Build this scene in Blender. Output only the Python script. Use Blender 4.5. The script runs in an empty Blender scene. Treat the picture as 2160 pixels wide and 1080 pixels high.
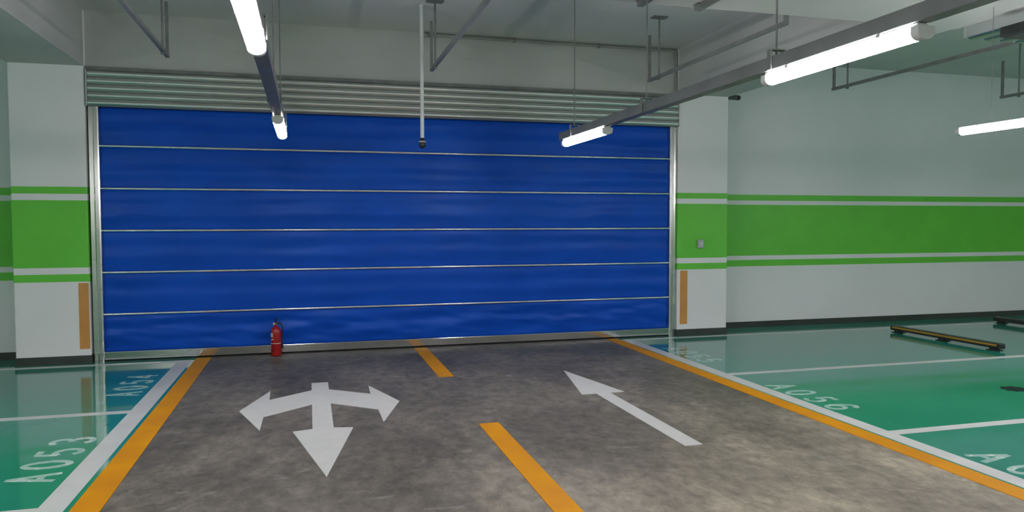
import bpy, bmesh, math, random
from math import sin, cos, pi
from mathutils import Matrix, Vector, noise

random.seed(7)
SC = bpy.context.scene
COL = SC.collection

# ------------------------------------------------------------------ camera
CAM_H = 1.75
F_PX, PITCH, YAW, ROLL = 1568.6, 0.0434, 0.2672, -0.0021
fwd = Vector((sin(YAW) * cos(PITCH), cos(YAW) * cos(PITCH), -sin(PITCH)))
rgt = Vector((cos(YAW), -sin(YAW), 0))
upv = rgt.cross(fwd)
r2 = cos(ROLL) * rgt + sin(ROLL) * upv
u2 = -sin(ROLL) * rgt + cos(ROLL) * upv
cd = bpy.data.cameras.new('camera')
cd.sensor_fit = 'HORIZONTAL'
cd.sensor_width = 36.0
cd.lens = F_PX / 2160 * 36.0
cd.clip_end = 200
cam = bpy.data.objects.new('camera', cd)
COL.objects.link(cam)
cam.matrix_world = Matrix(((r2.x, u2.x, -fwd.x, 0), (r2.y, u2.y, -fwd.y, 0), (r2.z, u2.z, -fwd.z, CAM_H), (0, 0, 0, 1)))
SC.camera = cam

# ------------------------------------------------------------------ world, exposure
w = bpy.data.worlds.new('garage_world')
SC.world = w
w.use_nodes = True
w.node_tree.nodes['Background'].inputs[0].default_value = (0.75, 0.85, 0.85, 1)
w.node_tree.nodes['Background'].inputs[1].default_value = 0.0
SC.view_settings.view_transform = 'Standard'
SC.view_settings.look = 'None'
SC.view_settings.gamma = 1.0
SC.view_settings.use_curve_mapping = False
SC.view_settings.exposure = 2.85
LAMP_STRENGTH = 11.0
LAMP_COLOR = (1.0, 0.945, 0.955, 1)

# ------------------------------------------------------------------ main measures (metres)
DOOR_Y = 10.455
COL_Y = 10.40                 # front of the columns
WALL_Y = 10.95                # back wall beside the columns
CEIL_Z = 4.42
BEAM_Z = 3.72
ROOM_L, ROOM_R, ROOM_F = -10.0, 17.0, -7.0
CL0, CL1 = -3.50, -2.665      # left column
CR0, CR1 = 5.50, 6.36         # right column


# ------------------------------------------------------------------ materials
def principled(name, base, rough=0.5, metal=0.0, spec=0.5, coat=0.0):
    m = bpy.data.materials.new(name)
    m.use_nodes = True
    b = m.node_tree.nodes['Principled BSDF']
    b.inputs['Base Color'].default_value = (*base, 1)
    b.inputs['Roughness'].default_value = rough
    b.inputs['Metallic'].default_value = metal
    b.inputs['Specular IOR Level'].default_value = spec
    b.inputs['Coat Weight'].default_value = coat
    b.inputs['Coat Roughness'].default_value = 0.06
    return m, b


def noisy(name, c1, c2, scale=3.0, rough=(0.4, 0.6), metal=0.0, spec=0.5, bump=0.0, bscale=40.0,
          detail=6.0, stretch=(1, 1, 1), coat=0.0, lo=0.35, hi=0.65):
    m, b = principled(name, c1, rough[0], metal, spec, coat)
    nt = m.node_tree
    tc = nt.nodes.new('ShaderNodeTexCoord')
    mp = nt.nodes.new('ShaderNodeMapping')
    mp.inputs['Scale'].default_value = stretch
    nt.links.new(tc.outputs['Object'], mp.inputs[0])
    n = nt.nodes.new('ShaderNodeTexNoise')
    n.inputs['Scale'].default_value = scale
    n.inputs['Detail'].default_value = detail
    nt.links.new(mp.outputs[0], n.inputs['Vector'])
    r = nt.nodes.new('ShaderNodeValToRGB')
    r.color_ramp.elements[0].position = lo
    r.color_ramp.elements[1].position = hi
    r.color_ramp.elements[0].color = (*c1, 1)
    r.color_ramp.elements[1].color = (*c2, 1)
    nt.links.new(n.outputs['Fac'], r.inputs[0])
    nt.links.new(r.outputs[0], b.inputs['Base Color'])
    mr = nt.nodes.new('ShaderNodeMapRange')
    mr.inputs[1].default_value = lo
    mr.inputs[2].default_value = hi
    mr.inputs[3].default_value = rough[0]
    mr.inputs[4].default_value = rough[1]
    nt.links.new(n.outputs['Fac'], mr.inputs[0])
    nt.links.new(mr.outputs[0], b.inputs['Roughness'])
    if bump:
        n2 = nt.nodes.new('ShaderNodeTexNoise')
        n2.inputs['Scale'].default_value = bscale
        n2.inputs['Detail'].default_value = 4
        nt.links.new(mp.outputs[0], n2.inputs['Vector'])
        bp = nt.nodes.new('ShaderNodeBump')
        bp.inputs['Strength'].default_value = bump
        bp.inputs['Distance'].default_value = 0.01
        nt.links.new(n2.outputs['Fac'], bp.inputs['Height'])
        nt.links.new(bp.outputs[0], b.inputs['Normal'])
    return m


def concrete_floor():
    m, b = principled('lane_concrete', (0.12, 0.115, 0.105), 0.5, 0, 0.25)
    nt = m.node_tree
    L = nt.links.new
    tc = nt.nodes.new('ShaderNodeTexCoord')

    def nz(scale, detail, rough, st=(1, 1, 1), dist=0.0):
        mp = nt.nodes.new('ShaderNodeMapping')
        mp.inputs['Scale'].default_value = st
        L(tc.outputs['Object'], mp.inputs[0])
        n = nt.nodes.new('ShaderNodeTexNoise')
        n.inputs['Scale'].default_value = scale
        n.inputs['Detail'].default_value = detail
        n.inputs['Roughness'].default_value = rough
        n.inputs['Distortion'].default_value = dist
        L(mp.outputs[0], n.inputs['Vector'])
        return n

    def ramp(src, stops):
        r = nt.nodes.new('ShaderNodeValToRGB')
        e = r.color_ramp.elements
        e[0].position, e[0].color = stops[0][0], (*stops[0][1], 1)
        e[1].position, e[1].color = stops[-1][0], (*stops[-1][1], 1)
        for ps, c in stops[1:-1]:
            x = e.new(ps)
            x.color = (*c, 1)
        L(src.outputs['Fac'], r.inputs[0])
        return r
    a = ramp(nz(1.1, 8, 0.62, (1, 0.6, 1), 0.4), [(0.30, (0.084, 0.078, 0.066)), (0.5, (0.136, 0.124, 0.104)), (0.72, (0.218, 0.197, 0.164))])
    f = ramp(nz(9.0, 8, 0.72, (1, 0.7, 1), 0.3), [(0.30, (0.55, 0.55, 0.55)), (0.50, (1, 1, 1)), (0.70, (1.5, 1.48, 1.45))])
    mul = nt.nodes.new('ShaderNodeMix')
    mul.data_type = 'RGBA'
    mul.blend_type = 'MULTIPLY'
    mul.inputs[0].default_value = 1
    L(a.outputs[0], mul.inputs[6])
    L(f.outputs[0], mul.inputs[7])
    # a round paler area in the nearer right half of the lane
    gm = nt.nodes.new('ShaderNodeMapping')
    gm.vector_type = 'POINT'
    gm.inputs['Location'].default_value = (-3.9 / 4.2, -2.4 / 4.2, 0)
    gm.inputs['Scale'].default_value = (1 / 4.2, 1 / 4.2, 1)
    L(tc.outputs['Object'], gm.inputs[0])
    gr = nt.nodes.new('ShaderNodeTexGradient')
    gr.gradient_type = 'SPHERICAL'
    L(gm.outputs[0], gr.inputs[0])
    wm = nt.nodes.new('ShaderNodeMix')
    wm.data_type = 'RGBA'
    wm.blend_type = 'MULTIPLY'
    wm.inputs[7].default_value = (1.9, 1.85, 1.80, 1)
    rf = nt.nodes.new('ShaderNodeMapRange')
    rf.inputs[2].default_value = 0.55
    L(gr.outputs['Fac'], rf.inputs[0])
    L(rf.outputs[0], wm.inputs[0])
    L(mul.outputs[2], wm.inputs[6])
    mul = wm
    # pale dusty scuffs
    s = ramp(nz(3.1, 3, 0.5, (1.0, 1.9, 1), 0.8), [(0.66, (0, 0, 0)), (0.80, (0.55, 0.55, 0.55))])
    mix = nt.nodes.new('ShaderNodeMix')
    mix.data_type = 'RGBA'
    L(s.outputs[0], mix.inputs[0])
    L(mul.outputs[2], mix.inputs[6])
    mix.inputs[7].default_value = (0.36, 0.35, 0.33, 1)
    L(mix.outputs[2], b.inputs['Base Color'])
    rr = nt.nodes.new('ShaderNodeMapRange')
    rr.inputs[3].default_value = 0.38
    rr.inputs[4].default_value = 0.62
    n3 = nz(2.0, 5, 0.6)
    L(n3.outputs['Fac'], rr.inputs[0])
    L(rr.outputs[0], b.inputs['Roughness'])
    bp = nt.nodes.new('ShaderNodeBump')
    bp.inputs['Strength'].default_value = 0.25
    bp.inputs['Distance'].default_value = 0.006
    n4 = nz(22, 5, 0.6)
    L(n4.outputs['Fac'], bp.inputs['Height'])
    L(bp.outputs[0], b.inputs['Normal'])
    return m


M = {}
M['wall'] = noisy('wall_paint', (0.83, 0.84, 0.875), (0.86, 0.87, 0.90), 1.2, (0.45, 0.6), bump=0.05, bscale=60)
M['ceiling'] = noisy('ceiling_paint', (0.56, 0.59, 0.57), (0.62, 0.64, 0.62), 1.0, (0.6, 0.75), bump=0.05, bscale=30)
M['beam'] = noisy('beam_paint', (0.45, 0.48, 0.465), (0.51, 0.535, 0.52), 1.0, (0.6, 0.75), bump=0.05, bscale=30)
M['green'] = noisy('green_wall_paint', (0.13, 0.60, 0.05), (0.15, 0.65, 0.06), 2.0, (0.4, 0.5))
M['skirt'] = noisy('dark_skirting', (0.035, 0.045, 0.042), (0.05, 0.06, 0.055), 3.0, (0.3, 0.45))
M['tan'] = noisy('orange_corner_tape', (0.62, 0.29, 0.075), (0.70, 0.33, 0.09), 3.0, (0.4, 0.55))
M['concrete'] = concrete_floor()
M['epoxy'] = noisy('green_epoxy', (0.014, 0.225, 0.165), (0.022, 0.265, 0.195), 0.9, (0.06, 0.11), spec=0.6, bump=0.02, bscale=2.5)
M['white_line'] = noisy('white_line_paint', (0.53, 0.545, 0.545), (0.60, 0.615, 0.615), 4.0, (0.35, 0.5))
M['arrow'] = noisy('white_arrow_paint', (0.53, 0.535, 0.525), (0.58, 0.585, 0.575), 6.0, (0.45, 0.6))
M['number'] = noisy('faded_number_paint', (0.28, 0.50, 0.46), (0.46, 0.60, 0.57), 9.0, (0.15, 0.3))
M['orange'] = noisy('orange_line_paint', (0.57, 0.225, 0.003), (0.66, 0.285, 0.004), 3.0, (0.5, 0.65), spec=0.15)
M['fabric'] = noisy('blue_coated_fabric', (0.004, 0.066, 0.48), (0.005, 0.084, 0.58), 1.2, (0.30, 0.38), spec=0.55, bump=0.03, bscale=12, stretch=(1, 1, 2.5))
M['fabric'].node_tree.nodes['Principled BSDF'].inputs['Specular Tint'].default_value = (0.30, 0.50, 1.0, 1)
M['galv'] = noisy('galvanised_steel', (0.66, 0.69, 0.675), (0.71, 0.735, 0.72), 1.0, (0.36, 0.42), metal=1.0, detail=2, stretch=(0.4, 1, 3))
M['galv_rail'] = noisy('galvanised_rail', (0.60, 0.61, 0.59), (0.65, 0.655, 0.635), 1.5, (0.24, 0.30), metal=1.0, detail=2)
M['galv_bar'] = noisy('galvanised_bar', (0.60, 0.60, 0.585), (0.66, 0.66, 0.645), 0.8, (0.10, 0.20), metal=1.0, detail=2)
M['bright_bar'] = noisy('polished_bar', (0.84, 0.87, 0.90), (0.88, 0.91, 0.94), 8.0, (0.20, 0.26), metal=1.0)
M['strut'] = noisy('grey_painted_steel', (0.16, 0.175, 0.17), (0.22, 0.235, 0.23), 7.0, (0.4, 0.55), metal=0.3)
M['trunk'] = noisy('grey_trunking', (0.15, 0.16, 0.165), (0.19, 0.20, 0.205), 4.0, (0.35, 0.5), metal=0.2)
M['conduit'] = noisy('dull_conduit', (0.26, 0.28, 0.26), (0.32, 0.34, 0.32), 4.0, (0.4, 0.5))
M['pole'] = noisy('white_pole', (0.58, 0.62, 0.64), (0.63, 0.67, 0.69), 4.0, (0.3, 0.4))
M['black'] = noisy('black_plastic', (0.012, 0.013, 0.014), (0.02, 0.022, 0.024), 6.0, (0.35, 0.5))
M['rubber'] = noisy('black_stop_steel', (0.015, 0.018, 0.018), (0.03, 0.033, 0.033), 6.0, (0.35, 0.5))
M['yellow'] = noisy('yellow_stripe', (0.42, 0.23, 0.03), (0.50, 0.29, 0.04), 8.0, (0.4, 0.5))
M['red'] = noisy('red_enamel', (0.36, 0.008, 0.012), (0.42, 0.012, 0.016), 5.0, (0.22, 0.32), coat=0.4)
M['label'] = noisy('white_label', (0.62, 0.60, 0.60), (0.70, 0.68, 0.68), 9.0, (0.4, 0.5))
M['pale'] = noisy('pale_plastic', (0.52, 0.54, 0.54), (0.60, 0.62, 0.62), 9.0, (0.4, 0.5))
M['grey_box'] = noisy('grey_box_plastic', (0.40, 0.45, 0.47), (0.46, 0.50, 0.52), 9.0, (0.4, 0.5))
M['stain'] = noisy('dark_oil', (0.005, 0.018, 0.015), (0.008, 0.03, 0.025), 9.0, (0.5, 0.6), spec=0.1)

lm = bpy.data.materials.new('lit_diffuser')
lm.use_nodes = True
_nt = lm.node_tree
_b = _nt.nodes['Principled BSDF']
_b.inputs['Base Color'].default_value = (0.9, 0.9, 0.9, 1)
_b.inputs['Emission Color'].default_value = LAMP_COLOR
_b.inputs['Emission Strength'].default_value = LAMP_STRENGTH
M['lamp'] = lm


# ------------------------------------------------------------------ helpers
def tag(o, label=None, cat=None, group=None, kind=None):
    if label: o['label'] = label
    if cat: o['category'] = cat
    if group: o['group'] = group
    if kind: o['kind'] = kind
    return o


def empty(name, loc=(0, 0, 0), rz=0.0):
    o = bpy.data.objects.new(name, None)
    o.empty_display_size = 0.1
    COL.objects.link(o)
    o.location = loc
    o.rotation_euler = (0, 0, rz)
    return o


class MB:
    def __init__(s):
        s.v, s.f, s.sm = [], [], []

    def add(s, vs, fs, smooth=False):
        k = len(s.v)
        s.v += [tuple(v) for v in vs]
        s.f += [tuple(k + i for i in f) for f in fs]
        s.sm += [smooth] * len(fs)
        return s

    def box(s, x0, x1, y0, y1, z0, z1, bev=0.0):
        if bev <= 0:
            vs = [(x, y, z) for z in (z0, z1) for x, y in ((x0, y0), (x1, y0), (x1, y1), (x0, y1))]
            return s.add(vs, [(3, 2, 1, 0), (4, 5, 6, 7), (0, 1, 5, 4), (1, 2, 6, 5), (2, 3, 7, 6), (3, 0, 4, 7)])
        b = bmesh.new()
        bmesh.ops.create_cube(b, size=1)
        for v in b.verts:
            v.co = Vector(((x0 + x1) / 2 + v.co.x * (x1 - x0), (y0 + y1) / 2 + v.co.y * (y1 - y0), (z0 + z1) / 2 + v.co.z * (z1 - z0)))
        bmesh.ops.bevel(b, geom=b.edges[:], offset=bev, segments=2, affect='EDGES', profile=0.5)
        b.verts.index_update()
        s.add([v.co[:] for v in b.verts], [[v.index for v in f.verts] for f in b.faces])
        b.free()
        return s

    def tube(s, pts, r, n=10, cap=True):
        pts = [Vector(p) for p in pts]
        rs = r if isinstance(r, (list, tuple)) else [r] * len(pts)
        rings = []
        pu = None
        for i, p in enumerate(pts):
            d = (pts[min(i + 1, len(pts) - 1)] - pts[max(i - 1, 0)]).normalized()
            if pu is None:
                a = Vector((0, 0, 1)) if abs(d.z) < 0.9 else Vector((1, 0, 0))
                pu = (a - d * a.dot(d)).normalized()
            else:
                pu = (pu - d * pu.dot(d)).normalized()
            q = d.cross(pu)
            rings.append([p + rs[i] * (cos(2 * pi * k / n) * pu + sin(2 * pi * k / n) * q) for k in range(n)])
        vs = [v for rg in rings for v in rg]
        fs = [(i * n + k, i * n + (k + 1) % n, (i + 1) * n + (k + 1) % n, (i + 1) * n + k) for i in range(len(pts) - 1) for k in range(n)]
        s.add(vs, fs, True)
        if cap:
            s.add(rings[0], [tuple(reversed(range(n)))])
            s.add(rings[-1], [tuple(range(n))])
        return s

    def lathe(s, prof, c=(0, 0, 0), n=24):
        vs = [(c[0] + r * cos(2 * pi * k / n), c[1] + r * sin(2 * pi * k / n), c[2] + z) for r, z in prof for k in range(n)]
        fs = [(i * n + k, i * n + (k + 1) % n, (i + 1) * n + (k + 1) % n, (i + 1) * n + k) for i in range(len(prof) - 1) for k in range(n)]
        return s.add(vs, fs, True)

    def prism(s, poly, z0, z1):
        n = len(poly)
        vs = [(x, y, z0) for x, y in poly] + [(x, y, z1) for x, y in poly]
        fs = [tuple(range(n, 2 * n)), tuple(reversed(range(n)))] + [(i, (i + 1) % n, n + (i + 1) % n, n + i) for i in range(n)]
        return s.add(vs, fs)

    def extrude_y(s, prof, y0, y1, smooth=True):
        n = len(prof)
        vs = [(x, y0, z) for x, z in prof] + [(x, y1, z) for x, z in prof]
        fs = [(i, n + i, n + (i + 1) % n, (i + 1) % n) for i in range(n)]
        s.add(vs, fs, smooth)
        return s.add(vs, [tuple(range(n)), tuple(reversed(range(n, 2 * n)))])

    def extrude_x(s, prof, x0, x1, smooth=True, closed=True):
        n = len(prof)
        vs = [(x0, y, z) for y, z in prof] + [(x1, y, z) for y, z in prof]
        fs = [(i, (i + 1) % n, n + (i + 1) % n, n + i) for i in range(n if closed else n - 1)]
        s.add(vs, fs, smooth)
        if closed:
            s.add(vs, [tuple(reversed(range(n))), tuple(range(n, 2 * n))])
        return s

    def build(s, name, mat, parent=None):
        me = bpy.data.meshes.new(name)
        me.from_pydata(s.v, [], s.f)
        me.polygons.foreach_set('use_smooth', s.sm)
        bm = bmesh.new()
        bm.from_mesh(me)
        bmesh.ops.recalc_face_normals(bm, faces=bm.faces[:])
        bm.to_mesh(me)
        bm.free()
        me.materials.append(M[mat])
        me.update()
        o = bpy.data.objects.new(name, me)
        COL.objects.link(o)
        if parent: o.parent = parent
        return o


def copy_tree(o, parent=None):
    c = o.copy()
    COL.objects.link(c)
    c.parent = parent
    for ch in list(o.children):
        copy_tree(ch, c)
    return c


# ================================================================== the setting
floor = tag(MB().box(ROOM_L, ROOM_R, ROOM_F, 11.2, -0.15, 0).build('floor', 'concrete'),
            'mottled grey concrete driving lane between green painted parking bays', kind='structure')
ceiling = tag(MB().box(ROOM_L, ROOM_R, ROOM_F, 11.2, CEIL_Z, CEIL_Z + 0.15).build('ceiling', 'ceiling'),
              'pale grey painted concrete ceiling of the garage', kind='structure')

BANDS = [(2.225, 2.128), (2.058, 1.208), (1.136, 1.03)]


def back_wall(name, x0, x1, label):
    o = MB().box(x0, x1, WALL_Y, WALL_Y + 0.25, 0, CEIL_Z).build(name, 'wall')
    tag(o, label, kind='structure')
    for a, b in BANDS:
        MB().box(x0, x1, WALL_Y - 0.002, WALL_Y + 0.002, b, a).build('green_band', 'green', o)
    return o


back_wall('wall_back_left', ROOM_L, CL1, 'white wall with bright green bands behind the column at the far left')
back_wall('wall_back_right', CR0, ROOM_R, 'long white wall with bright green bands behind the right parking bays')
tag(MB().box(ROOM_L, CL0, WALL_Y - 0.012, WALL_Y, 0, 0.10).build('baseboard_left', 'skirt'), 'dark skirting along the foot of the far left wall', kind='structure')
tag(MB().box(CR1, ROOM_R, WALL_Y - 0.012, WALL_Y, 0, 0.10).build('baseboard_right', 'skirt'), 'dark skirting along the foot of the long right wall', kind='structure')
for nm, a in (('wall_left', (ROOM_L - 0.2, ROOM_L, ROOM_F, 11.2, 0, CEIL_Z)),
              ('wall_right', (ROOM_R, ROOM_R + 0.2, ROOM_F, 11.2, 0, CEIL_Z)),
              ('wall_front', (ROOM_L, ROOM_R, ROOM_F - 0.2, ROOM_F, 0, CEIL_Z))):
    o = tag(MB().box(*a).build(nm, 'wall'), kind='structure')
    for t, b in BANDS:
        e = 0.002
        x0, x1, y0, y1 = a[:4]
        MB().box(x0 - e, x1 + e, y0 - e, y1 + e, b, t).build('green_band', 'green', o)

# header wall over the shutter
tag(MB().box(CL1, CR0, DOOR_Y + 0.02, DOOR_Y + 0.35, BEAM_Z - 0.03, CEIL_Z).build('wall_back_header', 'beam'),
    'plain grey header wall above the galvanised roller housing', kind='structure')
# closed masonry behind the curtain
tag(MB().box(CL1, CR0, WALL_Y + 0.1, WALL_Y + 0.25, 0, CEIL_Z).build('wall_back_recess', 'wall'), kind='structure')


def column(x0, x1, label, strip, strip_label):
    o = tag(empty('column', ((x0 + x1) / 2, (COL_Y + WALL_Y) / 2, 0)), label, kind='structure')
    hx, hy = (x1 - x0) / 2, (WALL_Y - COL_Y) / 2
    MB().box(-hx, hx, -hy, hy, 0, CEIL_Z, 0.012).build('shaft', 'wall', o)
    for a, b in BANDS:
        MB().box(-hx - 0.002, hx + 0.002, -hy - 0.002, hy, b, a, 0.010).build('green_band', 'green', o)
    MB().box(-hx - 0.01, hx + 0.01, -hy - 0.01, hy, 0, 0.104, 0.004).build('skirting', 'skirt', o)
    s0, s1 = strip
    tag(MB().box(s0 - (x0 + x1) / 2, s1 - (x0 + x1) / 2, -hy - 0.004, -hy + 0.02, 0.185, 1.018, 0.002).build('corner_strip', 'tan', o), strip_label)
    return o


column(CL0, CL1, 'white column with green bands at the left side of the blue shutter', (-2.788, -2.672), 'tan orange strip at the right edge of the left column')
colR = column(CR0, CR1, 'white column with green bands at the right side of the blue shutter', (5.546, 5.672), 'tan orange strip near the left edge of the right column')

# downstand beams
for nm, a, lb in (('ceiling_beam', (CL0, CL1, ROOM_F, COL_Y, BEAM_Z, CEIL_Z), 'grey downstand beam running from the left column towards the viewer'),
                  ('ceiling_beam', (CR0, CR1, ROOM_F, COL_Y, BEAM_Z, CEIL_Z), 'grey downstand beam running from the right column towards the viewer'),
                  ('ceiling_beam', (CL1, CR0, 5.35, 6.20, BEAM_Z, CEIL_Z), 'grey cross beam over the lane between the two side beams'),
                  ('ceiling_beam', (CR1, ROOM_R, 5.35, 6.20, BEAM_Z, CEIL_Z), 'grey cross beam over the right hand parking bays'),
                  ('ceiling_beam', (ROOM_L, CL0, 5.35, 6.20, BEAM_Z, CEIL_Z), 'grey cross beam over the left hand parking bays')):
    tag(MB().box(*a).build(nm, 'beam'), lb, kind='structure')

# ------------------------------------------------------------------ floor coatings and markings (paint on the floor)
OL0, OL1 = -1.43, -1.25
WL0, WL1 = -1.63, -1.465
OR0, OR1 = 4.325, 4.50
WR0, WR1 = 4.525, 4.675
tag(MB().box(ROOM_L, OL0, ROOM_F, WALL_Y, 0, 0.003).build('bay_coating', 'epoxy', floor), 'glossy teal green coating of the left parking bays')
tag(MB().box(OR1, ROOM_R, ROOM_F, WALL_Y, 0, 0.003).build('bay_coating', 'epoxy', floor), 'glossy teal green coating of the right parking bays')


def mark(name, mat, x0, x1, y0, y1, label=None, h=0.005):
    return tag(MB().box(x0, x1, y0, y1, 0, h).build(name, mat, floor), label)


mark('edge_line', 'orange', OL0, OL1, ROOM_F, 10.40, 'orange line along the left edge of the lane')
mark('edge_line', 'orange', OR0, OR1, ROOM_F, 10.40, 'orange line along the right edge of the lane')
mark('bay_front_line', 'white_line', WL0, WL1, ROOM_F, 10.27, 'broad white line along the left bays')
mark('bay_front_line', 'white_line', WR0, WR1, ROOM_F, 10.30, 'broad white line along the right bays')
for y in (7.57, 5.07, 2.57, 0.07, -2.43):
    mark('bay_divider', 'white_line', -7.0, WL0, y - 0.055, y + 0.055)
    mark('bay_divider', 'white_line', WR1, 10.3, y - 0.055, y + 0.055)
mark('bay_divider', 'white_line', -7.0, WL0, 10.16, 10.27, 'white line across the back of the far left bay')
mark('bay_divider', 'white_line', WR1, 14.9, 10.19, 10.30, 'white line along the foot of the right wall')
for a, b in ((8.35, 10.40), (4.05, 6.28), (-0.1, 2.0), (-4.2, -2.1)):
    mark('lane_dash', 'orange', 1.415, 1.59, a, b)

# three-way arrow, pointing at the viewer and to both sides
cx = 0.10
half = [(0.088, 8.40), (0.088, 8.03), (0.495, 7.70), (0.505, 8.11), (0.745, 7.31), (0.52, 6.57), (0.515, 7.03),
        (0.088, 7.40), (0.088, 6.50), (0.25, 6.46), (0.0, 5.23)]
poly = [(cx + x, y) for x, y in half] + [(cx - x, y) for x, y in reversed(half[:-1])]
tag(MB().prism(poly, 0, 0.005).build('lane_arrow', 'arrow', floor), 'white three-way arrow painted on the left half of the lane')
cx = 2.91
poly = [(cx, 8.31), (cx + 0.235, 7.08), (cx + 0.077, 7.08), (cx + 0.077, 5.21), (cx - 0.077, 5.21), (cx - 0.077, 7.08), (cx - 0.235, 7.08)]
tag(MB().prism(poly, 0, 0.005).build('lane_arrow', 'arrow', floor), 'white straight arrow painted on the right half of the lane pointing at the shutter')


def arc(cxx, cyy, rx, ry, a0, a1, n=14):
    return [(cxx + rx * cos(math.radians(a0 + (a1 - a0) * i / n)), cyy + ry * sin(math.radians(a0 + (a1 - a0) * i / n))) for i in range(n + 1)]


# glyph strokes in a 0..0.62 by 0..1 cell
GLYPH = {
    'A': [[(0.0, 0), (0.31, 1), (0.62, 0)], [(0.11, 0.33), (0.51, 0.33)]],
    '0': [arc(0.31, 0.5, 0.29, 0.48, 0, 360, 24)],
    '3': [arc(0.29, 0.74, 0.27, 0.23, 150, -90), arc(0.29, 0.27, 0.30, 0.25, 90, -150)],
    '4': [[(0.44, 0), (0.44, 1), (0.02, 0.30), (0.62, 0.30)]],
    '5': [[(0.56, 0.97), (0.12, 0.97), (0.07, 0.53)] + arc(0.29, 0.32, 0.29, 0.29, 130, -145)],
    '6': [arc(0.31, 0.30, 0.28, 0.28, 0, 360, 20), [(0.03, 0.32), (0.06, 0.62), (0.20, 0.88), (0.36, 0.97), (0.52, 0.92), (0.58, 0.80)]],
    '7': [[(0.03, 0.96), (0.58, 0.96), (0.24, 0)]],
}


def stroke(mb, pts, wd, tr, k0=0):
    """one flat slab per segment, each a hair higher than the last so that none lie in the same plane"""
    for i in range(len(pts) - 1):
        a, b = Vector(pts[i]), Vector(pts[i + 1])
        d = (b - a).normalized()
        nn = Vector((-d.y, d.x)) * wd / 2
        a = a - d * wd * 0.14 if i else a
        b = b + d * wd * 0.14
        h = 0.0042 + 0.00012 * ((i + k0) % 30)
        q = [a + nn, a - nn, b - nn, b + nn]
        vs = [tr(p, z) for z in (0.0, h) for p in q]
        mb.add(vs, [(3, 2, 1, 0), (4, 5, 6, 7), (0, 1, 5, 4), (1, 2, 6, 5), (2, 3, 7, 6), (3, 0, 4, 7)])


def number(text, base_x, y0, side, label):
    """side -1: bays on the left, letters stand towards -x and read away from the viewer; +1: the right bays"""
    mb = MB()
    ht, pitch, sx = 0.31, 0.305, 0.255
    for i, ch in enumerate(text):
        for k, st in enumerate(GLYPH[ch]):
            pts = [(x * sx, y * ht) for x, y in st]
            if side < 0:
                tr = lambda q, z, i=i: (base_x - q.y, y0 + i * pitch + q.x, z)
            else:
                tr = lambda q, z, i=i: (base_x + q.y, y0 - i * pitch - q.x, z)
            stroke(mb, pts, 0.047, tr, 15 * k)
    return tag(mb.build('bay_number', 'number', floor), label)


number('A053', -1.70, 5.66, -1, 'white number A053 on the nearer left bay')
number('A054', -1.70, 8.30, -1, 'white number A054 on the far left bay')
number('A055', 4.76, 9.42, 1, 'white number A055 on the far right bay')
number('A056', 4.72, 6.93, 1, 'white number A056 on the middle right bay')
number('A057', 4.74, 4.42, 1, 'white number A057 on the nearest right bay')
n = 20
tag(MB().prism([(7.14 + 0.13 * cos(2 * pi * i / n) * (1 + 0.15 * sin(3 * i)), 6.08 + 0.12 * sin(2 * pi * i / n) * (1 + 0.12 * cos(2 * i))) for i in range(n)], 0, 0.005).build('oil_stain', 'stain', floor),
    'small dark spot on the green floor of the middle right bay')

# ================================================================== the shutter
DX0, DX1 = -2.525, 5.375
door = tag(empty('fire_shutter', ((DX0 + DX1) / 2, DOOR_Y, 0)), 'wide blue fabric fire shutter with silver bars closing the garage opening', 'shutter')
DCX = (DX0 + DX1) / 2
BARZ = [2.739, 2.2045, 1.6726, 1.1408, 0.6073]
edges = [3.226] + BARZ + [0.125]
hw = (DX1 - DX0) / 2
for k in range(6):
    zt, zb = edges[k], edges[k + 1]
    nx, nz = 150, 16
    vs, fs = [], []
    last = (k == 5)
    for j in range(nz + 1):
        t = j / nz
        z = zt + (zb - zt) * t
        for i in range(nx + 1):
            x = -hw + 2 * hw * i / nx
            env = sin(pi * t) ** 0.7 if 0 < t < 1 else 0.0
            d = 0.010 * env
            d += 0.007 * env * noise.noise(Vector((x * 0.9, z * 5.0, k * 3.1)))
            d += 0.005 * env * noise.noise(Vector((x * 2.6, z * 11.0, k * 7.7)))
            d += 0.005 * env * sin(2 * pi * (t * 2.0 + 0.12 * noise.noise(Vector((x * 0.5, 0, k)))))
            if last:
                d += 0.030 * env * noise.noise(Vector((x * 1.3 + 3 * t, z * 6.0 + 0.5 * x, 21.0)))
                d += 0.015 * env * noise.noise(Vector((x * 3.0 - 5 * t, z * 10.0, 33.0)))
            vs.append((x, -d, z))
    for j in range(nz):
        for i in range(nx):
            a = j * (nx + 1) + i
            fs.append((a, a + 1, a + nx + 2, a + nx + 1))
    o = MB().add(vs, fs, True).build('fabric_panel', 'fabric', door)
    so = o.modifiers.new('thickness', 'SOLIDIFY')
    so.thickness = 0.003
    so.offset = 0
    if last: tag(o, 'lowest blue fabric panel, slack and wrinkled')
for z in BARZ:
    prof = [(-0.014 - 0.020 * cos(a), z + 0.018 * sin(a)) for a in [2 * pi * q / 12 for q in range(12)]]
    MB().extrude_x(prof, -hw, hw).build('tension_bar', 'bright_bar', door)
# bottom bar with a lip on the floor
bb = MB().box(-hw, hw, -0.028, 0.028, 0.022, 0.128, 0.006).build('bottom_bar', 'galv_bar', door)
tag(bb, 'galvanised bar along the foot of the blue curtain')
MB().box(-hw, hw, -0.034, 0.02, 0.0, 0.014).build('rubber_seal', 'rubber', bb)

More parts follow.
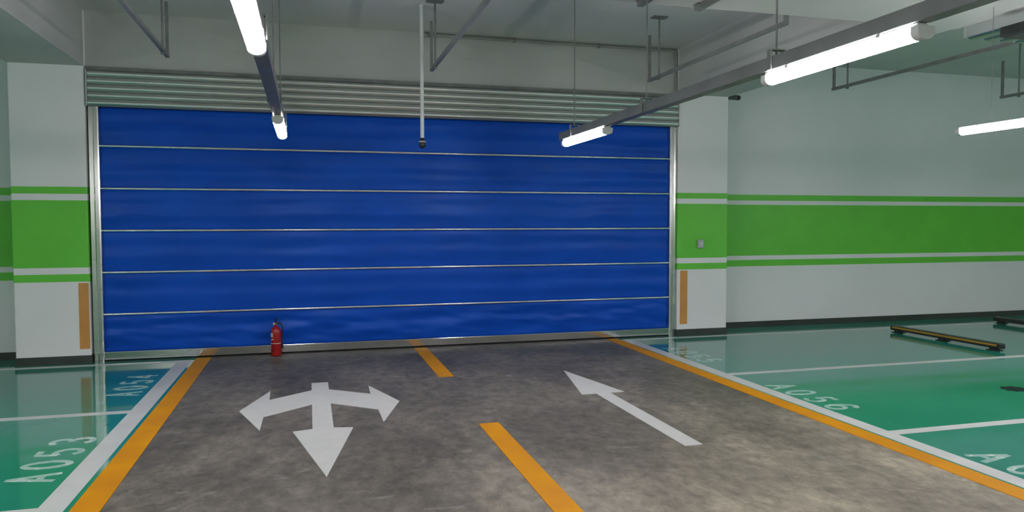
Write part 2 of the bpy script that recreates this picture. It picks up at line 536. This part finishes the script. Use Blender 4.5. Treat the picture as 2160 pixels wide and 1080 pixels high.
rail_pts = lambda s: [(s * 0.0, 0.06), (s * 0.0, -0.030), (s * -0.006, -0.044), (s * -0.020, -0.050), (s * -0.060, -0.050), (s * -0.072, -0.040),
                      (s * -0.076, -0.028), (s * -0.125, -0.020), (s * -0.125, 0.06)]
for s, x in ((1, DX0 + 0.012), (-1, DX1 - 0.012)):
    pts = [(x - DCX + px, py) for px, py in rail_pts(s)]
    tag(MB().prism(pts, 0.0, 3.226).build('guide_rail', 'galv_rail', door), 'upright galvanised guide rail')

# roller housing of curved slats
hs = tag(empty('roller_housing', (DCX, DOOR_Y, 3.23)), 'galvanised ribbed housing above the blue fabric curtain', 'shutter housing')
bx0, bx1 = -2.64 - DCX, 5.505 - DCX
MB().box(bx0, bx1, -0.035, 0.015, 0.0, 0.452).build('back_plate', 'strut', hs)
pz = 0.0905
for i in range(5):
    z0 = i * pz
    prof = [(-0.034, z0 + 0.007)]
    for q in range(15):
        t = q / 14
        prof.append((-0.036 - 0.026 * (1 - abs(2 * t - 1) ** 2.2), z0 + 0.007 + (pz - 0.013) * t))
    prof += [(-0.034, z0 + pz - 0.006)]
    MB().extrude_x(prof, bx0 + 0.01, bx1 - 0.01).build('slat', 'galv', hs)
MB().box(bx0 - 0.005, bx1 + 0.005, -0.045, 0.012, 0.453, 0.490).build('dark_gap_strip', 'strut', hs)  # dark strip standing in for the shaded gap above the slats
for x in (bx0, bx1):
    MB().box(x - 0.008, x + 0.008, -0.074, 0.015, 0.0, 0.452).build('end_plate', 'galv', hs)

# ================================================================== lamps and trunking
LAMP_L = 1.22


def make_lamp():
    r = empty('tube_light')
    # origin at the far end, underside of the trunking; the lamp runs towards -y
    def prof(wd, z0, z1, low):
        n = 10
        pts = [(-wd, z1), (-wd, (z0 + z1) / 2 if low else z0)]
        if low:
            pts += [(-wd * cos(pi * q / n), (z0 + z1) / 2 - (z1 - z0) / 2 * sin(pi * q / n)) for q in range(1, n)]
        pts += [(wd, (z0 + z1) / 2 if low else z0), (wd, z1)]
        return pts
    MB().box(-0.030, 0.030, -LAMP_L + 0.02, -0.02, -0.022, -0.002, 0.004).build('housing', 'pale', r)
    MB().extrude_y(prof(0.043, -0.078, -0.020, True), -LAMP_L + 0.045, -0.045).build('diffuser', 'lamp', r)
    for y0, y1 in ((-0.046, -0.0), (-LAMP_L, -LAMP_L + 0.046)):
        MB().extrude_y(prof(0.045, -0.080, -0.018, True), y0, y1).build('end_cap', 'pale', r)
    for y in (-0.25, -LAMP_L + 0.25):
        MB().box(-0.046, 0.046, y - 0.012, y + 0.012, -0.019, -0.001).build('mounting_clip', 'galv', r)
    return r


TR_B, TR_T = 2.668, 2.75     # trunking underside and top
proto = make_lamp()
lamps = [
    (-0.235, 7.76, 'short lit tube light at the far end of the left trunking, before the blue curtain'),
    (-0.235, 3.97, 'bright tube light on the left trunking, cut off by the top of the picture'),
    (2.73, 7.76, 'lit tube light at the far end of the long trunking, before the blue curtain'),
    (2.73, 4.03, 'largest bright tube light under the long trunking at upper right'),
    (6.07, 5.83, 'bright tube light cut off by the right edge of the picture'),
]
OFF = 'unseen lit tube light, continuing a row or added for more light on the walls'
for x, ys in ((-0.235, (0.24, -3.5)), (2.73, (0.30, -3.43)), (6.07, (2.1, -1.63)), (9.4, (7.2, 3.5, -0.2)), (-3.6, (5.83, 2.1, -1.63)), (-6.9, (5.83, 2.1)), (12.7, (5.83, 2.1))):  # outer right rows are unseen lamps, added to brighten the right wall
    lamps += [(x, y, OFF) for y in ys]
for i, (x, y, lb) in enumerate(lamps):
    o = proto if i == 0 else copy_tree(proto)
    o.location = (x, y, TR_B)
    if x not in (-0.235, 2.73):            # over the bays the lamps hang on thin wires
        for dy in (-0.35, -LAMP_L + 0.2):
            yy = y + dy
            top = BEAM_Z if (5.35 <= yy <= 6.2 or CR0 <= x <= CR1 or CL0 <= x <= CL1) else CEIL_Z
            MB().tube([(0, dy, -0.004), (0, dy, top - TR_B)], 0.0025, 6).build('suspension_wire', 'trunk', o)
    tag(o, lb, 'light', 'tube lights under the trunking')


def trunking(x, y1, label, rods):
    r = tag(empty('cable_trunking', (x, y1, TR_B)), label, 'trunking', 'cable trunking runs hung from the ceiling')
    ln = y1 - ROOM_F - 0.3
    MB().box(-0.042, 0.042, -ln, 0, 0, TR_T - TR_B, 0.004).build('channel', 'trunk', r)
    MB().box(-0.045, 0.045, 0, 0.004, 0.0, TR_T - TR_B + 0.003).build('end_cover', 'trunk', r)
    for y in rods:
        top = BEAM_Z if (5.35 <= y <= 6.2 or CR0 <= x <= CR1 or CL0 <= x <= CL1) else CEIL_Z
        MB().tube([(0, y - y1, TR_T - TR_B), (0, y - y1, top - TR_B)], 0.006, 8).build('hanger_rod', 'strut', r)
        b = MB()
        b.box(-0.052, -0.044, y - y1 - 0.02, y - y1 + 0.02, 0.001, TR_T - TR_B + 0.035)
        b.box(0.044, 0.052, y - y1 - 0.02, y - y1 + 0.02, 0.001, TR_T - TR_B + 0.035)
        b.box(-0.052, 0.052, y - y1 - 0.02, y - y1 + 0.02, TR_T - TR_B + 0.035, TR_T - TR_B + 0.043)
        b.build('hanger_bracket', 'strut', r)
    return r


trunking(-0.235, 7.80, 'grey cable trunking above the left pair of tube lights', (7.4, 5.95, 3.95, 2.0, 0.0, -2.0, -4.0))
trunking(2.73, 7.84, 'long grey cable trunking crossing the upper right over two tube lights', (7.46, 5.72, 3.94, 2.0, 0.0, -2.0, -4.0))
# ================================================================== hanging strut frames
SZ = 3.64


def strut_frame(x, y0, y1, label, far_top, tee=True):
    r = tag(empty('hanging_strut', (x, y1, SZ)), label, 'strut', 'steel struts hung below the ceiling')
    c = MB()
    ln = y1 - y0
    # C channel, open side up
    c.box(-0.021, 0.021, -ln, 0, -0.002, 0.002)
    c.box(-0.021, -0.017, -ln, 0, 0.002, 0.036)
    c.box(0.017, 0.021, -ln, 0, 0.002, 0.036)
    c.build('channel', 'strut', r)
    up = MB()
    up.box(-0.016, 0.016, -0.04, -0.012, 0.0, far_top - SZ)
    up.build('end_upright', 'strut', r)
    if tee:
        for ty in (-0.30, ):
            MB().tube([(0, ty, -0.03), (0, ty, CEIL_Z - SZ)], 0.012, 8).build('threaded_rod', 'strut', r)
            MB().box(-0.10, 0.10, ty - 0.06, ty + 0.06, CEIL_Z - SZ - 0.016, CEIL_Z - SZ).build('ceiling_plate', 'strut', r)
            MB().lathe([(0.0, -0.045), (0.022, -0.045), (0.022, -0.025), (0.0, -0.025)], (0, ty, 0.02), 6).build('nut', 'strut', r)
    nb = MB().box(-0.02, 0.02, -ln - 0.004, -ln + 0.03, 0.0, BEAM_Z - SZ + 0.04, 0.003)
    nb.build('end_bracket', 'strut', r)
    return r


strut_frame(-1.51, 6.22, 9.25, 'dark hanging strut at the upper left, over the blue shutter', 4.26)
strut_frame(1.50, 6.22, 9.25, 'dark hanging strut at the top centre beside the white pole', 4.25)
strut_frame(4.42, 6.22, 9.20, 'dark hanging strut at upper right, above the long trunking', 4.25)
strut_frame(7.25, 6.22, 9.12, 'thin hanging strut in front of the right wall below the large tube light', 4.05)
strut_frame(10.20, 6.22, 9.05, 'thin hanging strut at the right edge in front of the pale wall', 4.20)
for x, y0, lb in ((2.86, 5.75, 'short dark channel bracket under the cross beam, nearer the top centre'),
                  (3.42, 5.60, 'longer dark channel bracket under the cross beam at the upper right')):
    r = tag(empty('beam_bracket', (x, 6.14, BEAM_Z)), lb, 'bracket', 'channel brackets under the cross beam')
    MB().box(-0.03, 0.03, y0 - 6.14, 0, -0.055, -0.012, 0.004).build('channel', 'strut', r)
    MB().box(-0.045, 0.045, -0.09, -0.01, -0.012, 0.0).build('base_plate', 'strut', r)

# galvanised duct under the right cross beam
dk = tag(empty('air_duct', (6.98, 6.10, BEAM_Z - 0.11)), 'shiny galvanised ribbed duct at the top right corner under the beam', 'duct')
dx0, dx1, dy0 = -0.58, 0.62, -9.0
MB().box(dx0, dx1, dy0, 0, 0.0, 0.108).build('duct_body', 'galv', dk)
for i in range(6):
    cxx = dx0 + 0.10 + i * 0.20
    prof = [(cxx - 0.085, 0.0)] + [(cxx - 0.085 * cos(pi * q / 8), -0.022 * sin(pi * q / 8)) for q in range(1, 8)] + [(cxx + 0.085, 0.0)]
    MB().extrude_y(prof, dy0, -0.02).build('rib', 'galv_rail', dk)
MB().box(dx0 - 0.015, dx1 + 0.015, -0.008, 0.008, -0.004, 0.109).build('end_flange', 'galv', dk)
jb = tag(empty('junction_box', (6.42, 5.50, BEAM_Z - 0.232)), 'dark box hanging below the galvanised duct at the top right corner', 'box')
MB().box(-0.12, 0.16, -0.12, 0.12, 0, 0.098, 0.012).build('case', 'rubber', jb)
MB().box(-0.10, 0.14, -0.10, 0.10, -0.006, 0.0).build('cover', 'rubber', jb)

# conduit along the header wall, turning down beside the right column
cy = DOOR_Y - 0.022
pts = [(1.59, cy, 4.383), (5.40, cy, 4.383)]
pts += [(5.40 + 0.16 * sin(a), COL_Y - 0.015 if False else cy, 4.383 - 0.16 + 0.16 * cos(a)) for a in [pi / 2 * q / 6 for q in range(1, 7)]]
pts = [(min(x, 5.47), y, z) for x, y, z in pts]
pts += [(5.47, cy, 3.75)]
cr = tag(empty('conduit_pipe', (1.59, cy, 4.383)), 'thin grey conduit along the top of the header wall bending down beside the beam', 'pipe')
MB().tube([(x - 1.59, y - cy, z - 4.383) for x, y, z in pts], 0.020, 10).build('pipe', 'conduit', cr)
for x in (1.66, 2.9, 4.2):
    MB().box(x - 1.59 - 0.012, x - 1.59 + 0.012, -0.024, 0.025, -0.026, 0.026).build('pipe_clip', 'strut', cr)
MB().lathe([(0.0, -0.035), (0.033, -0.035), (0.033, 0.035), (0.0, 0.035)], (0.0, 0, 0), 12).build('conduit_box', 'conduit', cr)

# pendant pole with black head
pp = tag(empty('pendant_detector', (1.366, 9.15, CEIL_Z)), 'white pole hanging from the ceiling with a small black head', 'detector')
MB().tube([(0, 0, -0.012), (0, 0, 2.80 - CEIL_Z)], 0.024, 14).build('pole', 'pole', pp)
MB().lathe([(0, 0), (0.030, 0), (0.030, -0.02), (0.026, -0.03), (0, -0.03)], n=18).build('ceiling_rose', 'pole', pp)
hd = MB().lathe([(0, 2.805 - CEIL_Z), (0.026, 2.803 - CEIL_Z), (0.034, 2.765 - CEIL_Z), (0.040, 2.735 - CEIL_Z), (0.038, 2.700 - CEIL_Z), (0.022, 2.680 - CEIL_Z), (0, 2.676 - CEIL_Z)], n=18).build('head', 'black', pp)
MB().lathe([(0.034, 2.768 - CEIL_Z), (0.046, 2.760 - CEIL_Z), (0.046, 2.752 - CEIL_Z), (0.036, 2.748 - CEIL_Z)], n=18).build('head_ring', 'grey_box', hd)

# wall camera beside the right column
cc = tag(empty('security_camera', (6.63, 10.93, 3.84)), 'small dark security camera high on the wall beside the right column', 'camera')
MB().lathe([(0, 0), (0.05, 0), (0.05, 0.02), (0, 0.02)], n=16).build('wall_base', 'grey_box', cc)
cc.children[0].rotation_euler = (pi / 2, 0, 0)
cc.children[0].location = (-0.05, 0.02, 0)
MB().tube([(-0.05, 0.0, 0), (-0.05, -0.10, 0.0), (0.02, -0.16, -0.02)], 0.014, 8).build('arm', 'grey_box', cc)
cb = MB().tube([(-0.03, -0.08, -0.035), (0.075, -0.26, -0.075)], 0.042, 14).build('body', 'strut', cc)
MB().tube([(0.070, -0.255, -0.073), (0.083, -0.278, -0.079)], 0.036, 14).build('lens', 'black', cb)

# switch box on the right column
sb = tag(empty('switch_box', (5.883, COL_Y - 0.002, 1.432)), 'small grey switch box on the green band of the right column', 'switch')
MB().box(-0.052, 0.052, -0.035, 0, -0.066, 0.066, 0.008).build('case', 'grey_box', sb)
MB().box(-0.026, 0.026, -0.043, -0.034, -0.036, 0.03, 0.004).build('rocker', 'pale', sb)

# ================================================================== fire extinguisher
ex = tag(empty('fire_extinguisher', (-0.432, 10.30, 0.005)), 'red fire extinguisher standing on the floor before the blue shutter', 'extinguisher')
R = 0.066
ex.scale = (1, 1, 1.13)
body = MB().lathe([(0, 0.0), (R - 0.006, 0.0), (R, 0.008), (R, 0.275), (R * 0.96, 0.298), (R * 0.82, 0.320), (R * 0.55, 0.338), (0.024, 0.345), (0.022, 0.362), (0, 0.362)], n=28).build('cylinder', 'red', ex)
MB().lathe([(R + 0.0005, 0.146), (R + 0.0018, 0.147), (R + 0.0018, 0.152), (R + 0.0005, 0.153)], n=28).build('band', 'label', body)


def wrap(name, a0, a1, z0, z1, mat, tilt=0.0):
    vs, fs = [], []
    n = 8
    for i in range(n + 1):
        a = math.radians(a0 + (a1 - a0) * i / n)
        for z in (z0, z1):
            vs.append(((R + 0.0012) * cos(a), (R + 0.0012) * sin(a), z + tilt * i / n))
    for i in range(n):
        fs.append((2 * i, 2 * i + 2, 2 * i + 3, 2 * i + 1))
    return MB().add(vs, fs, True).build(name, mat, body)


wrap('paper_label', 195, 235, 0.225, 0.272, 'label')
wrap('paper_strip', 185, 245, 0.183, 0.194, 'label', 0.012)
MB().lathe([(0, 0.360), (0.020, 0.360), (0.022, 0.372), (0.020, 0.392), (0, 0.394)], n=16).build('valve', 'strut', ex)
h = MB()
h.box(-0.012, 0.012, -0.055, 0.07, 0.392, 0.400, 0.002)
h.build('carry_handle', 'black', ex)
h = MB()
vsz = [(-0.011, -0.03, 0.408), (0.011, -0.03, 0.408), (0.011, 0.085, 0.434), (-0.011, 0.085, 0.434)]
h.add([(x, y, z) for x, y, z in vsz] + [(x, y, z + 0.006) for x, y, z in vsz], [(3, 2, 1, 0), (4, 5, 6, 7), (0, 1, 5, 4), (1, 2, 6, 5), (2, 3, 7, 6), (3, 0, 4, 7)])
h.box(-0.008, 0.008, -0.03, -0.015, 0.394, 0.414)
h.build('squeeze_lever', 'black', ex)
MB().tube([(0.018, 0, 0.378), (0.05, 0, 0.386), (0.078, 0, 0.366), (0.084, 0, 0.32), (0.080, 0, 0.22), (0.078, 0, 0.16)], 0.009, 10).build('hose', 'black', ex)
MB().tube([(0.078, 0, 0.165), (0.078, 0, 0.13), (0.078, 0, 0.08)], [0.010, 0.012, 0.016], 10).build('nozzle', 'black', ex)
MB().tube([(-0.018, -0.006, 0.378), (-0.034, -0.012, 0.378)], 0.014, 12).build('gauge', 'label', ex)


# ================================================================== wheel stops
def wheel_stop(ln):
    r = empty('wheel_stop')
    MB().box(-0.055, 0.055, -ln / 2, ln / 2, 0.035, 0.105, 0.010).build('bar', 'rubber', r)
    MB().box(-0.0575, -0.054, -ln / 2 + 0.04, ln / 2 - 0.04, 0.068, 0.094).build('side_stripe', 'yellow', r)
    for y in (-ln / 2 + 0.12, 0.0, ln / 2 - 0.12):
        b = MB().box(-0.075, 0.075, y - 0.07, y + 0.07, 0.003, 0.012, 0.002)
        b.box(-0.04, 0.04, y - 0.05, y + 0.05, 0.012, 0.037)
        b.build('foot', 'rubber', r)
    return r


ws = wheel_stop(1.96)
ws.location = (9.06, 8.89, 0)
tag(ws, 'black wheel stop bar with a yellow stripe on the far right bay', 'wheel stop', 'wheel stops on the green floor')
w2 = copy_tree(ws)
w2.location = (11.60, 9.30, 0)
w2.rotation_euler = (0, 0, pi)
tag(w2, 'dark wheel stop cut off by the right edge of the picture', 'wheel stop', 'wheel stops on the green floor')
